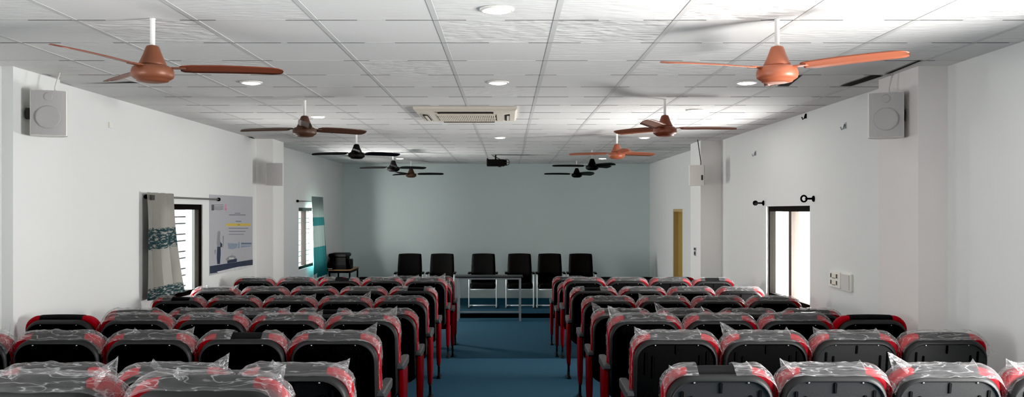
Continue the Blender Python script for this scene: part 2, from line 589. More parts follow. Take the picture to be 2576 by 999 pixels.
# ------------------------------------------------------------------ ceiling fans
def make_fan(name, label, x, y, angles, mh, mblade, pitch=-20.0, drop=0.245):
    t = thing(name, label, 'ceiling fan', (x, y, CEIL), 0, 'ceiling fans in two rows')
    k = drop - 0.245
    MB().lathe([(0.015, -0.001), (0.015, -0.004), (0.013, -0.008), (0.0125, -0.16 - k)], seg=14).build('down_rod', M_ROD, t)
    MB().lathe([(0.018, -0.142 - k), (0.030, -0.146 - k), (0.036, -0.158 - k), (0.047, -0.19 - k), (0.063, -0.226 - k), (0.070, -0.240 - k),
                (0.068, -0.246 - k), (0.05, -0.248 - k)]).build('canopy', mh, t)
    mo = MB().lathe([(0.05, -0.246 - k), (0.080, -0.248 - k), (0.099, -0.258 - k), (0.106, -0.276 - k), (0.107, -0.294 - k), (0.103, -0.308 - k),
                     (0.090, -0.317 - k), (0.082, -0.320 - k), (0.078, -0.328 - k), (0.050, -0.334 - k), (0.03, -0.334 - k)], seg=32).build('motor_housing', mh, t)
    for a in angles:
        R = Matrix.Translation((0, 0, -0.256 - k)) @ Matrix.Rotation(math.radians(a), 4, 'Z')
        MB().box(0.095, 0.165, -0.022, 0.022, -0.004, 0.002, 0, R).build('blade_bracket', mh, mo)
        P = R @ Matrix.Rotation(math.radians(pitch), 4, 'X')
        n = 14
        top, bot = [], []
        outline = []
        xs = [0.135, 0.15, 0.20, 0.35, 0.50, 0.60, 0.635, 0.652, 0.66]
        ws = [0.034, 0.052, 0.060, 0.062, 0.059, 0.056, 0.048, 0.032, 0.006]
        loops = []
        for X_, W_ in zip(xs, ws):
            z = 0.006 * math.sin((X_ - 0.13) * 5)
            loops.append([P @ Vector((X_, -W_, z - 0.004)), P @ Vector((X_, -W_ * 0.5, z + 0.003)), P @ Vector((X_, W_ * 0.5, z + 0.003)),
                          P @ Vector((X_, W_, z - 0.004)), P @ Vector((X_, W_ * 0.5, z - 0.0015)), P @ Vector((X_, -W_ * 0.5, z - 0.0015))])
        MB().loft(loops, 0, True, True, True).build('blade', mblade, t)
    return t


LX, RX = -1.84, 1.41
make_fan('ceiling_fan', 'copper brown ceiling fan on the left, nearest to the camera', LX, 4.65, (-108, 12, 132), M_COPPER, M_BLADE, -11.5)
make_fan('ceiling_fan', 'shaded, dark-looking brown ceiling fan, second from the camera on the left', LX + .01, 8.10, (-77, 43, 163), M_FAN_SHADED, M_FAN_SHADED)
make_fan('ceiling_fan', 'backlit, black-looking ceiling fan on a white rod, third from the camera on the left', LX - .1, 11.55, (-80, 40, 160), M_FANBLACK, M_FANBLACK)
make_fan('ceiling_fan', 'backlit, black-looking ceiling fan, fourth from the camera on the left', LX - .1, 15.30, (-82, 38, 158), M_FANBLACK, M_FANBLACK)
make_fan('ceiling_fan', 'distant ceiling fan with backlit, black-looking blades and brownish cone, farthest on the left', LX - .09, 18.05, (10, 130, 250), M_FAN_SHADED, M_FANBLACK)
make_fan('ceiling_fan', 'lit, orange-looking copper ceiling fan on the right, nearest to the camera', RX, 4.67, (195, -42, 75), M_FAN_LIT, M_FAN_LIT, -11.5)
make_fan('ceiling_fan', 'brown ceiling fan with raised blade, second from the camera on the right', RX + .01, 8.04, (-115, 5, 125), M_BLADE, M_COPPER, 18.0)
make_fan('ceiling_fan', 'lit, orange-looking ceiling fan, third from the camera on the right', RX + .01, 11.55, (-85, 35, 155), M_FAN_LIT, M_FAN_LIT)
make_fan('ceiling_fan', 'backlit, black-looking ceiling fan, fourth from the camera on the right', RX, 14.80, (-63, 57, 177), M_FANBLACK, M_FANBLACK)
make_fan('ceiling_fan', 'distant backlit, black-looking ceiling fan, farthest on the right near the back wall', RX, 18.05, (-65, 55, 175), M_FANBLACK, M_FANBLACK)

# ------------------------------------------------------------------ downlights
for (px, py, lab) in ((1250, 22, 'round ceiling light in the middle, nearest to the camera'),
                      (632, 206, 'round ceiling light below the right blade of the near left fan'),
                      (1253, 206, 'round ceiling light in front of the air conditioner cassette'),
                      (1878, 206, 'round ceiling light partly behind the near right orange-looking fan'),
                      (800, 292, 'round ceiling light beside the second fan on the left'),
                      (1747, 276, 'round ceiling light right of the second fan on the right'),
                      (1258, 345, 'round ceiling light just beyond the air conditioner cassette'),
                      (1621, 345, 'round ceiling light right of the lit, orange-looking third fan'),
                      (1006, 398, 'round ceiling light beside the fourth fan on the left'),
                      (1516, 398, 'round ceiling light above the fourth fan on the right')):
    p = ceil_pt(px, py)
    t = thing('ceiling_light', lab, 'ceiling light', p, 0, 'round recessed ceiling lights')
    MB().lathe([(0.066, -0.001), (0.086, -0.001), (0.086, -0.006), (0.080, -0.012), (0.068, -0.012), (0.066, -0.008)], seg=28).build('rim', M_WHITEPL, t)
    MB().lathe([(0.066, -0.006), (0.066, -0.012), (0.05, -0.017), (0.02, -0.019)], seg=28).build('diffuser', M_DIFF, t)

# ------------------------------------------------------------------ air conditioner cassette
t = thing('air_conditioner', 'cream ceiling cassette air conditioner with grille and air slots', 'air conditioner', (-0.40, 9.10, CEIL))
hx, hy = 0.50, 0.52
lp = lambda a, b, z: [Vector((-a, -b, z)), Vector((a, -b, z)), Vector((a, b, z)), Vector((-a, b, z))]
MB().loft([lp(hx, hy, -0.001), lp(hx, hy, -0.022), lp(hx - 0.02, hy - 0.02, -0.042), lp(hx - 0.14, hy - 0.14, -0.056), lp(0.30, 0.31, -0.056), lp(0.29, 0.30, -0.04)],
          0, True, True, False).build('panel_frame', M_CREAM, t)
for (x0, x1, ya, yb) in ((-0.27, 0.27, -0.455, -0.405), (-0.27, 0.27, 0.405, 0.455), (-0.43, -0.385, -0.26, 0.26), (0.385, 0.43, -0.26, 0.26)):
    v = MB().box(x0, x1, ya, yb, -0.060, -0.045).build('air_slot', M_GAP, t)
    if x1 - x0 > 0.3:
        MB().box(x0 + 0.02, x1 - 0.02, ya + 0.018, yb - 0.006, -0.066, -0.061).build('louver', M_CREAM, v)
    else:
        MB().box(x0 + 0.014, x1 - 0.006, ya + 0.02, yb - 0.02, -0.066, -0.061).build('louver', M_CREAM, v)
g = MB().box(-0.29, 0.29, -0.30, 0.30, -0.054, -0.046, 1)
for k in range(30):
    x = -0.275 + k * 0.019
    g.box(x - 0.006, x + 0.006, -0.28, 0.28, -0.066, -0.054, 0)
g.box(-0.29, 0.29, -0.30, -0.28, -0.066, -0.054, 0).box(-0.29, 0.29, 0.28, 0.30, -0.066, -0.054, 0).box(-0.29, 0.29, -0.01, 0.01, -0.0662, -0.054, 0)
g.build('intake_grille', [M_CREAM, M_GAP], t)

# ------------------------------------------------------------------ projector
t = thing('projector', 'black projector hanging from the ceiling on a thin mount', 'projector', (-0.17, 16.0, 2.745))
MB().rbox(-0.19, 0.13, -0.14, 0.14, 0.0, 0.115, 0.02).box(-0.185, -0.165, -0.14, 0.14, 0.11, 0.132).build('body', M_FANBLACK, t)
b = MB().rbox(0.125, 0.17, -0.12, 0.12, 0.012, 0.105, 0.02).build('side_panel', M_FANBLACK, t)
ring = MB()
ring.tube([(0.165 + 0.050 * math.cos(a), -0.125, 0.062 + 0.052 * math.sin(a)) for a in [2 * PI * k / 24 for k in range(25)]], 0.006)
ring.box(0.12, 0.212, -0.128, -0.122, 0.055, 0.066).build('cable_ring', M_DARKPL, t)
MB().tube([(-0.03, 0, 0.11), (-0.03, 0, CEIL - 2.745 - 0.001)], 0.014).tube([(-0.03, 0, 0.205), (-0.11, -0.02, 0.202)], 0.006) \
    .tube([(-0.09, -0.03, 0.19), (0.05, -0.05, 0.12)], 0.006).build('mount', M_DARKPL, t)
MB().lathe([(0.03, 0.0), (0.03, -0.012), (0.02, -0.018)], (0.04, 0, 0)).build('foot', M_DARKPL, t)

# ------------------------------------------------------------------ wall speakers
def speaker(label, cx, y, z0, w, h, dpt, wall_side, wall_xx, rz, cable=None, front=True, col_y=None):
    t = thing('wall_speaker', label, 'speaker', (cx, y + dpt / 2, z0), rz, 'white loudspeakers mounted on the columns')
    hw = w / 2
    loops = []
    for (ins, yy) in ((0.012, -dpt / 2), (0.0, -dpt / 2 + 0.012), (0.0, 0.0), (0.045, dpt / 2)):
        loops.append([Vector((-hw + ins, yy, 0.0)), Vector((hw - ins, yy, 0.0)), Vector((hw - ins, yy, h)), Vector((-hw + ins, yy, h))])
    MB().loft(loops, 0, True, True, False).build('cabinet', M_WHITEPL, t)
    g = MB()
    if not front:
        g.box(-hw + .02, hw - .02, -dpt / 2 - 0.002, -dpt / 2, 0.02, h - 0.02)
    lo = []
    for i in range(9):
        u = -1 + 2 * i / 8
        x = u * (hw - 0.006)
        yy = -dpt / 2 - 0.018 * (1 - u * u) - 0.002
        lo.append([Vector((x, yy, 0.004)), Vector((x, yy, h - 0.004)), Vector((x, -dpt / 2, h - 0.004)), Vector((x, -dpt / 2, 0.004))])
    if front:
        g.loft(lo, 0, True, True, False)
    g.build('grille' if front else 'front_panel', M_GRILLE if front else M_WHITEPL, t)
    if front and y < 10:
        M = Matrix.Translation((0.0, -dpt / 2 - 0.0205, h * 0.40)) @ Matrix.Rotation(PI / 2, 4, 'X')
        MB().lathe([(0.082, -0.006), (0.082, 0.0004), (0.070, 0.0012)], seg=32, M=M).lathe([(0.030, -0.004), (0.030, 0.0004), (0.022, 0.001)], (0, 0.145, 0), seg=20, M=M).build('driver', M_CONE, t)
    bx = -1 if wall_side < 0 else 1
    xw = abs(wall_xx - cx) - 0.002
    bk = MB().box(min(0.0, bx * xw), max(0.0, bx * xw), -0.01, 0.05, h * 0.38, h * 0.62)
    bk.build('bracket', M_DARKPL, t)
    if cable:
        MB().tube([(cable[0], 0.03, h - 0.02), (cable[0] * 1.05, 0.05, h + 0.05), (cable[1], 0.06, CEIL - z0 - 0.002)], 0.006, seg=6).build('cable', cable[2], t)
    return t


def sz(py, y): return EYE - (py - VY) * y / F


speaker('white loudspeaker on the left wall, nearest to the camera', -3.265, 6.30, sz(342, 6.35), 0.235, 0.318, 0.19, -1, -3.42, math.radians(22), (0.03, 0.06, M_WHITEPL))
speaker('white loudspeaker on the right column, nearest to the camera', 2.715, 6.32, sz(346, 6.35), 0.235, 0.318, 0.19, 1, 2.845, math.radians(-22), (0.02, 0.05, M_WHITEPL))
speaker('small pale loudspeaker on the left far column above the seats', -3.20, 12.27, sz(467, 12.3), 0.225, 0.31, 0.15, -1, -3.28, math.radians(12))
t = speaker('small white loudspeaker on the right far column above the doorway', 2.655, 12.45, sz(467, 12.5), 0.21, 0.285, 0.18, 1, 2.76, math.radians(-10), (0.06, 0.02, M_DARKPL), False)
MB().box(0.062, 0.088, -0.096, -0.0895, 0.075, 0.145).build('terminal_plate', M_DARKPL, t)
MB().box(0.1055, 0.109, -0.075, 0.0, 0.004, 0.281).build('dark_edge', M_DARKPL, t)

# ------------------------------------------------------------------ curtains and rods
def curtain(name, label, xw, top, bot, ztop, zbot, amp, folds, m, cut=None):
    mb = MB()
    nu, nv = 90, 26
    vs, fs = [], []
    for j in range(nv + 1):
        s = j / nv
        z = ztop + (zbot - ztop) * s
        e = s ** 1.6
        ya = top[0] + (bot[0] - top[0]) * e
        yb = top[1] + (bot[1] - top[1]) * e
        for i in range(nu + 1):
            u = i / nu
            ph = u * folds * 2 * PI
            x = xw + amp * (0.75 + 0.5 * s) * math.sin(ph + 0.5 * math.sin(3 * s)) + 0.012 * noise.noise(Vector((u * 6, s * 2, 3)))
            y = ya + (yb - ya) * u + 0.012 * math.sin(2 * ph)
            vs.append((x, y, z - (0.02 * (1 - math.cos(ph)) * (1 - s) * 0.25)))
    for j in range(nv):
        for i in range(nu):
            a = j * (nu + 1) + i
            fs.append((a, a + 1, a + nu + 2, a + nu + 1))
    mb.add(vs, fs, 0, True)
    return tag(mb.build(name, m), label, 'curtain', 'window curtains on the left wall')


cA = [wall_pt(p, 500, -3.41)[0] for p in (375, 440, 468)]
curtain('curtain', 'grey curtain with dark leaf bands bunched beside the near left window', -3.43, (cA[0], cA[1]), (cA[0], cA[2]), 2.125, 1.09, 0.028, 3.5, M_CURTAIN_A)
MB().box(-3.394, -3.391, cA[0] + 0.01, cA[0] + 0.09, 2.05, 2.10).build('curtain_tag', M_DARKPL, bpy.data.objects['curtain'])
cB = [wall_pt(p, 500, -3.41)[0] for p in (783, 812, 796, 823)]
curtain('curtain', 'teal banded curtain hanging at the far left window by the stage', -3.405, (cB[0], cB[1]), (cB[2] - .25, cB[3]), 2.20, 0.75, 0.030, 5.0, M_CURTAIN_B)

for (lab, ya, yb, zz) in (('thin dark curtain rod above the near left window', cA[0] + 0.12, 10.78, 2.085),
                          ('thin pale curtain rod above the far left window', 14.9, cB[1] + 0.05, 2.11)):
    t = thing('curtain_rod', lab, 'curtain rod', (-3.476, ya, zz))
    L = yb - ya
    MB().tube([(0, 0, 0), (0, L, 0)], 0.011, seg=10).build('rod', M_ROPE, t)
    for yy, s in ((0, -1), (L, 1)):
        MB().tube([(0, yy, 0), (0, yy + s * .015, 0), (0, yy + s * .03, 0), (0, yy + s * .045, 0)], [0.012, 0.022, 0.022, 0.010], seg=10).build('finial', M_BRACKET, t)
    for yy in (0.04, L - 0.05):
        MB().tube([(-0.0235, yy, 0.0), (0.0, yy, 0.0)], 0.008).build('bracket', M_BRACKET, t)

for (px, py, lab, ringy) in ((1915, 511, 'black curtain bracket left of the right window', False), (2040, 500, 'black ring-ended curtain bracket right of the right window', True)):
    y, z = wall_pt(px, py, XR - 0.03)
    t = thing('curtain_bracket', lab, 'curtain bracket', (XR, y, z), 0, 'curtain brackets over the right window')
    MB().tube([(-0.002, 0, 0), (-0.012, 0, 0), (-0.02, 0, 0)], [0.032, 0.028, 0.012], seg=12).tube([(-0.015, 0, 0), (-0.085, 0, 0)], 0.010).build('arm', M_BRACKET, t)
    if ringy:
        MB().tube([(-0.10 + 0.028 * math.cos(a), 0, 0.0 + 0.03 * math.sin(a)) for a in [2 * PI * k / 20 for k in range(21)]], 0.009).build('ring', M_BRACKET, t)
    else:
        MB().lathe([(0.010, -0.03), (0.026, -0.02), (0.032, 0.0), (0.026, 0.02), (0.010, 0.03)], (-0.10, 0, 0), 14).build('ring', M_BRACKET, t)

# ------------------------------------------------------------------ poster
XP = XL + 0.004
yA, _ = wall_pt(527, 490, XP)
yB, _ = wall_pt(635.5, 497, XP)
mb = MB()
mb.box(XL + 0.0005, XP, yA, yB, 1.185, 2.14, 0)


def pq(pts, mi, lift=0.001):
    mb.quad([Vector((XP + lift, *wall_pt(510 + a / 4.543, 480 + b / 4.543, XP))) for a, b in pts], mi)


def pr(a0, b0, a1, b1, mi, lift=0.001): pq([(a0, b0), (a1, b0), (a1, b1), (a0, b1)], mi, lift)


pr(100, 158, 235, 190, 5); pr(100, 158, 128, 225, 1, 0.002); pr(130, 170, 232, 176, 6, 0.002); pr(130, 196, 232, 204, 5); pr(130, 208, 235, 213, 1); pr(150, 224, 210, 228, 5)
pr(252, 158, 272, 225, 2); pr(256, 170, 268, 175, 6, 0.002); pr(256, 186, 268, 191, 6, 0.002)
pr(365, 254, 430, 260, 1); pr(300, 273, 490, 280, 1); pr(375, 346, 440, 354, 1)
pq([(262, 388), (275, 374), (540, 373), (540, 404), (285, 405), (268, 398)], 3); pr(395, 385, 425, 391, 1, 0.002)
pr(297, 426, 520, 432, 1); pr(297, 461, 490, 467, 1); pr(297, 496, 468, 501, 1)
pq([(168, 470), (185, 460), (200, 466), (198, 560), (205, 600), (200, 640), (165, 640), (160, 600)], 5)
pq([(165, 640), (203, 640), (205, 720), (196, 838), (165, 838), (160, 760)], 4)
pq([(198, 585), (222, 610), (218, 645), (200, 645)], 4, 0.002); pq([(228, 515), (240, 515), (238, 630), (226, 652), (222, 640), (229, 620)], 5)
pq([(132, 680), (150, 668), (148, 725), (138, 732)], 5)
pq([(283, 598), (400, 605), (390, 655), (340, 668), (295, 665)], 7); pq([(405, 588), (422, 585), (420, 655), (403, 657)], 7); pq([(437, 592), (560, 592), (552, 635), (437, 652)], 7)
pr(440, 600, 555, 606, 4, 0.002); pr(440, 618, 548, 622, 6, 0.002)
pq([(262, 780), (290, 755), (330, 738), (370, 745), (385, 775), (370, 795), (300, 812), (270, 800)], 5); pq([(280, 800), (388, 775), (388, 812), (280, 830)], 4, 0.002)
pq([(332, 720), (338, 720), (338, 740), (332, 740)], 5); pr(300, 765, 355, 780, 6, 0.002)
pq([(80, 862), (571, 786), (571, 850), (400, 900), (80, 948)], 4); pq([(160, 925), (400, 870), (571, 848), (571, 862), (420, 905), (180, 940)], 6, 0.002)
tag(mb.build('poster', [M_POSTER, P_INK, P_PINK, P_YEL, P_NAVY, P_GREY, P_PALE, P_BLUE]),
    'pale wall poster with yellow bar and dark figure right of the near left window', 'poster')

# ------------------------------------------------------------------ sockets, switches, hooks
def socket(label, px0, px1, py0, py1, kind):
    ya, za = wall_pt(px1, py0, XR)
    yb, zb = wall_pt(px0, py1, XR)
    _, zb = wall_pt(px1, py1, XR)
    t = thing('socket_panel', label, 'socket panel', (XR, (ya + yb) / 2, (za + zb) / 2), 0, 'white socket panels under the right column')
    h, w = (za - zb) / 2, (yb - ya) / 2
    MB().rbox(-0.022, -0.0005, -w, w, -h, h, 0.008, axis='x').build('plate', M_WHITEPL, t)
    if kind:
        for zz in (0.45 * h, -0.38 * h):
            s = MB().box(-0.027, -0.021, -w * .62, w * .55, zz - .30 * h, zz + .30 * h).build('socket', M_CREAM, t)
            MB().box(-0.031, -0.026, -w * .60, -w * .46, zz - .22 * h, zz + .28 * h).box(-0.031, -0.026, w * .38, w * .52, zz - .22 * h, zz + .28 * h) \
                .box(-0.031, -0.026, -w * .3, w * .2, zz - .28 * h, zz - .22 * h).build('socket_hole', M_DARKPL, s)
    else:
        MB().box(-0.030, -0.0215, -w * .80, w * .80, -h * .85, h * .85).build('cover', M_COVER, t)


socket('white socket panel with four dark pin slots on the right wall', 2090, 2119, 686, 727, True)
socket('blank grey cover plate right of the socket panel', 2121, 2146, 690, 736, False)

ysw = 2.76 * F / (1747 - VX)
for lab, py, w, h in (('small switch plate on the right far column, upper one', 626, 0.07, 0.045), ('small switch plate on the right far column, lower one', 637, 0.055, 0.075)):
    t = thing('switch_plate', lab, 'switch', (2.76, ysw - 0.06, sz(py, ysw)), 0, 'switch plates on the right far column')
    MB().box(-0.008, -0.0005, -w, w, -h / 2, h / 2).build('plate', M_GRILLE, t)
    MB().box(-0.013, -0.0075, -w * .7, -w * .15, -h * .3, h * .3).build('switch', M_DARKPL, t)
    MB().box(-0.013, -0.0075, w * .15, w * .7, -h * .3, h * .3).build('switch', M_DARKPL, t)

for lab, px, py in (('grey wall hook high on the right wall, nearer the column', 2127, 318), ('grey wall hook high on the right wall above the window', 1901, 387),
                    ('black wall hook at the ceiling edge of the right wall', 2028, 292)):
    y, z = wall_pt(px, py, XR)
    k = 1.0 if py > 300 else 0.8
    mb = MB()
    mb.box(-0.006, -0.0005, -0.022 * k, 0.022 * k, -0.02, 0.035 * k)
    mb.tube([(-0.008, 0, 0.02), (-0.02, 0, -0.02), (-0.035, 0, -0.03), (-0.045, 0, -0.005)], 0.006)
    o = mb.build('wall_hook', M_GREYMETAL if py > 300 else M_BRACKET, None, (XR, y, min(z, CEIL - .04)))
    tag(o, lab, 'hook', 'hooks on the right wall')
tag(MB().box(0, 0.012, -0.03, 0.03, -0.025, 0.025).build('wall_plate', M_WHITEPL, None, (XL + .0005, wall_pt(276, 315, XL)[0], wall_pt(276, 315, XL)[1])),
    'small blank white plate high on the left wall', 'plate')

# ------------------------------------------------------------------ stage chairs
def make_stage_chair():
    t = thing('stage_chair', '', 'chair', (0, 0, 0), 0, 'black visitor chairs on the stage')
    # faces -y (towards the seats); origin on the stage under the seat centre
    mb = MB()
    loops = []
    for s, w, y in ((0.0, 0.238, 0.215), (0.25, 0.240, 0.235), (0.55, 0.236, 0.262), (0.85, 0.228, 0.295), (0.97, 0.222, 0.308), (1.0, 0.212, 0.311)):
        z = 0.44 + s * 0.575
        bow = 0.0
        lp_ = []
        for i in range(9):
            u = -1 + 2 * i / 8
            lp_.append(Vector((u * w, y - 0.012 + 0.02 * u * u * -1 + 0.02, z + (0.008 * (1 - u * u) if s > 0.9 else 0))))
        for i in range(9):
            u = 1 - 2 * i / 8
            lp_.append(Vector((u * w, y + 0.03 + 0.02 * u * u * -1 + 0.02, z + (0.008 * (1 - u * u) if s > 0.9 else 0))))
        loops.append(lp_)
    mb.loft(loops, 0, True, True, True).build('backrest', M_FANBLACK, t)
    MB().rbox(-0.245, 0.245, -0.25, 0.215, 0.375, 0.475, 0.05).build('seat', M_FANBLACK, t)
    fr = MB()
    for s in (-1, 1):
        x = s * 0.262
        fr.tube([(x, 0.22, 0.012), (x, -0.20, 0.012), (x, -0.245, 0.03), (x, -0.255, 0.07), (x, -0.235, 0.40), (x, -0.225, 0.60), (x, -0.19, 0.635), (x, 0.17, 0.64), (x * 0.93, 0.25, 0.64)], 0.0125, seg=10)
    fr.tube([(-0.262, -0.22, 0.055), (0.262, -0.22, 0.055)], 0.009, seg=8)
    fr.tube([(-0.262, 0.21, 0.013), (0.262, 0.21, 0.013)], 0.0125, seg=8)
    fr.tube([(-0.262, -0.225, 0.36), (0.262, -0.225, 0.36)], 0.010, seg=8)
    fr.build('sled_frame', M_CHROME, t)
    for s in (-1, 1):
        MB().rbox(s * 0.262 - 0.026, s * 0.262 + 0.026, -0.19, 0.16, 0.648, 0.676, 0.012).build('armrest', M_FANBLACK, t)
        MB().box(s * 0.262 - 0.016, s * 0.262 + 0.016, -0.262, -0.225, 0.0005, 0.02).build('glide', M_DARKPL, t)
    return t


sc0 = make_stage_chair()
spots = [(1033, 2, 'black stage chair, first from the left of the row of six', .02), (1112, 0, 'black stage chair, second from the left of the row of six', 0.0),
         (1216, 0, 'black stage chair behind the table, its left half', 0.0), (1307, 0, 'black stage chair behind the right end of the table', 0.0),
         (1383, 0, 'black stage chair, fifth from the left, just right of the table', 0.0), (1460, 0, 'black stage chair, rightmost of the row of six', -.01)]
spots[2] = (1216, 0, 'black stage chair directly behind the middle of the table', 0.0)
for i, (px, _, lab, rz) in enumerate(spots):
    c = sc0 if i == 0 else copy_tree(sc0)
    y = 17.30
    c.location = ((px - VX) * 17.55 / F, y, ST)
    c.rotation_euler = (0, 0, rz * 3)
    c['label'] = lab

# ------------------------------------------------------------------ table in front of the stage
t = thing('folding_table', 'narrow table with dark top and grey metal legs in front of the stage', 'table', (-0.315, 15.98, 0))
MB().rbox(-0.60, 0.60, -0.225, 0.225, 0.765, 0.79, 0.01).build('tabletop', M_TABLETOP, t)
MB().box(-0.555, 0.555, -0.205, -0.185, 0.735, 0.764).box(-0.555, 0.555, 0.185, 0.205, 0.735, 0.764).build('apron', M_GREYMETAL, t)
for sx in (-1, 1):
    for sy in (-1, 1):
        MB().box(sx * 0.55 - 0.018, sx * 0.55 + 0.018, sy * 0.195 - 0.018, sy * 0.195 + 0.018, 0.0, 0.764).build('leg', M_GREYMETAL, t)
MB().box(-0.53, 0.53, -0.205, -0.185, 0.15, 0.175).build('stretcher', M_GREYMETAL, t)

# ------------------------------------------------------------------ side table with machine
t = thing('side_table', 'small brown-topped table with black legs by the far left curtain', 'table', (-3.24, 17.80, ST))
MB().rbox(-0.22, 0.22, -0.49, 0.49, 0.70, 0.722, 0.008).build('tabletop', M_WOODTOP, t)
MB().box(-0.21, 0.21, -0.475, -0.455, 0.655, 0.6995).box(-0.21, 0.21, 0.455, 0.475, 0.655, 0.6995).box(-0.21, -0.19, -0.455, 0.455, 0.655, 0.6995).box(0.19, 0.21, -0.455, 0.455, 0.655, 0.6995).build('frame', M_FANBLACK, t)
for sx in (-1, 1):
    for sy in (-1, 1):
        MB().box(sx * 0.195 - 0.014, sx * 0.195 + 0.014, sy * 0.455 - 0.014, sy * 0.455 + 0.014, 0.0, 0.6545).build('leg', M_FANBLACK, t)
t = thing('printer', 'black box-shaped machine with rounded lid on the small brown table', 'machine', (-3.285, 17.62, ST + 0.7225))
MB().loft([[Vector((x, y, z)) for x, y in ((-.19, -.26), (.165, -.26), (.165, .22), (-.19, .22))] for z in (0.0, 0.09)] +
          [[Vector((x, y, z)) for x, y in ((-.15, -.24), (.155, -.24), (.155, .20), (-.15, .20))] for z in (0.15, 0.245)], 0, True, True, False).build('body', M_FANBLACK, t)
MB().rbox(-0.175, 0.185, -0.27, 0.22, 0.235, 0.31, 0.035, axis='y').build('lid', M_FANBLACK, t)
MB().rbox(0.165, 0.235, -0.15, 0.15, 0.002, 0.19, 0.02).tube([(0.22, -0.1, 0.19), (0.255, -0.12, 0.165), (0.258, -0.12, 0.08)], 0.008).build('side_tray', M_FANBLACK, t)
MB().box(-0.185, -0.10, -0.264, -0.259, 0.012, 0.022).build('label_strip', M_WHITEPL, t)

# ------------------------------------------------------------------ auditorium chairs
PW = 0.527          # seat pitch
HT = 0.995           # height of the cushion top


def outline(hw, z0, z1, rt, rb, seg=8):
    """rounded rectangle in x/z, counter-clockwise seen from the back (-y)"""
    pts = []
    for (cx, cz, r, a0) in ((hw - rt, z1 - rt, rt, 0), (-hw + rt, z1 - rt, rt, 90), (-hw + rb, z0 + rb, rb, 180), (hw - rb, z0 + rb, rb, 270)):
        for k in range(seg + 1):
            a = math.radians(a0 + 90 * k / seg)
            pts.append((cx + r * math.cos(a), cz + r * math.sin(a)))
    return pts


def rec(z):         # recline: the top leans back towards the camera
    return max(0.0, (0.98 - z)) * 0.14


def back_shell():
    mb = MB()
    hw, z0, z1, rt, rb = 0.249, 0.40, 0.966, 0.125, 0.06

    def lpv(ins, y, dz=0.0):
        return [Vector((x, y + rec(z), z)) for x, z in outline(hw - ins, z0 + ins, z1 - ins + dz, max(rt - ins, .02), max(rb - ins, .01))]
    loops = [lpv(0.024, 0.010, -0.010), lpv(0.021, 0.003, -0.010), lpv(0.018, 0.0, -0.010), lpv(0.013, 0.001, -0.008), lpv(0.008, 0.008, -0.004), lpv(0.003, 0.020), lpv(0.0, 0.034), lpv(0.0, 0.050)]
    mb.loft(loops[:3], 0, True, False, True)
    mb.loft(loops[2:], 3, False, True, True)
    # slots and screws moulded into the panel
    for (x, za, zb) in ((0.0, 0.885, 0.925), (-0.178, 0.76, 0.885), (0.182, 0.76, 0.890), (-0.135, 0.74, 0.862), (0.14, 0.74, 0.866)):
        n = 4
        w = 0.0055
        lp_ = []
        for yy in (0.0105, 0.005):
            ring = []
            for k in range(9):
                a = PI * k / 8
                ring.append(Vector((x + w * math.cos(a), yy + rec(zb), zb + w * math.sin(a))))
            for k in range(9):
                a = PI + PI * k / 8
                ring.append(Vector((x + w * math.cos(a), yy + rec(za), za + w * math.sin(a))))
            lp_.append(ring)
        mb.loft(lp_, 1, True, True, False)
    for x in (-0.125, 0.125):
        M = Matrix.Translation((x, 0.007 + rec(0.93), 0.93)) @ Matrix.Rotation(math.radians(90), 4, 'X')
        mb.lathe([(0.0045, -0.003), (0.0045, 0.001), (0.002, 0.003)], seg=8, mi=2, M=M)
    return mb


def cushion():
    mb = MB()
    hw, z0, z1, rt, rb = 0.2625, 0.42, HT - 0.004, 0.105, 0.05

    def lpv(ins, y):
        return [Vector((x, y + rec(z), z)) for x, z in outline(hw - ins, z0 + ins, z1 - ins, max(rt - ins, .02), max(rb - ins, .01))]
    mb.loft([lpv(0.02, 0.0505), lpv(0.004, 0.058), lpv(0.0, 0.08), lpv(0.004, 0.115), lpv(0.022, 0.138), lpv(0.06, 0.147)], 0, True, True, True)
    return mb


def headrest():
    mb = MB()
    hw = 0.150
    prof = [(0.0505, 0.955), (0.0505, 0.980), (0.058, 0.991), (0.078, 0.997), (0.105, 0.996), (0.130, 0.986), (0.150, 0.955), (0.156, 0.88), (0.158 + rec(.6), 0.60)]
    loops = []
    for i in range(13):
        u = -1 + 2 * i / 12
        d = 0.004 * u * u
        loops.append([Vector((u * hw, y, z - d)) for y, z in prof] + [Vector((u * hw, y_, z_ - d)) for y_, z_ in ((0.14 + rec(.6), 0.60), (0.135, 0.88), (0.12, 0.93), (0.09, 0.95))])
    mb.loft(loops, 0, True, True, True)
    return mb


def seat_pan():
    mb = MB()
    M = Matrix.Translation((0, 0.20, 0.42)) @ Matrix.Rotation(math.radians(-68), 4, 'X')
    # folded-up seat: local y runs up along the fold
    M = Matrix.Translation((0, 0.245, 0.36)) @ Matrix.Rotation(math.radians(78), 4, 'X')
    mb.rbox(-0.215, 0.215, 0.0, 0.40, 0.0, 0.075, 0.06, 0, M)
    return mb


def seat_under():
    M = Matrix.Translation((0, 0.245, 0.36)) @ Matrix.Rotation(math.radians(78), 4, 'X')
    return MB().rbox(-0.21, 0.21, 0.01, 0.39, -0.03, -0.001, 0.05, 0, M)


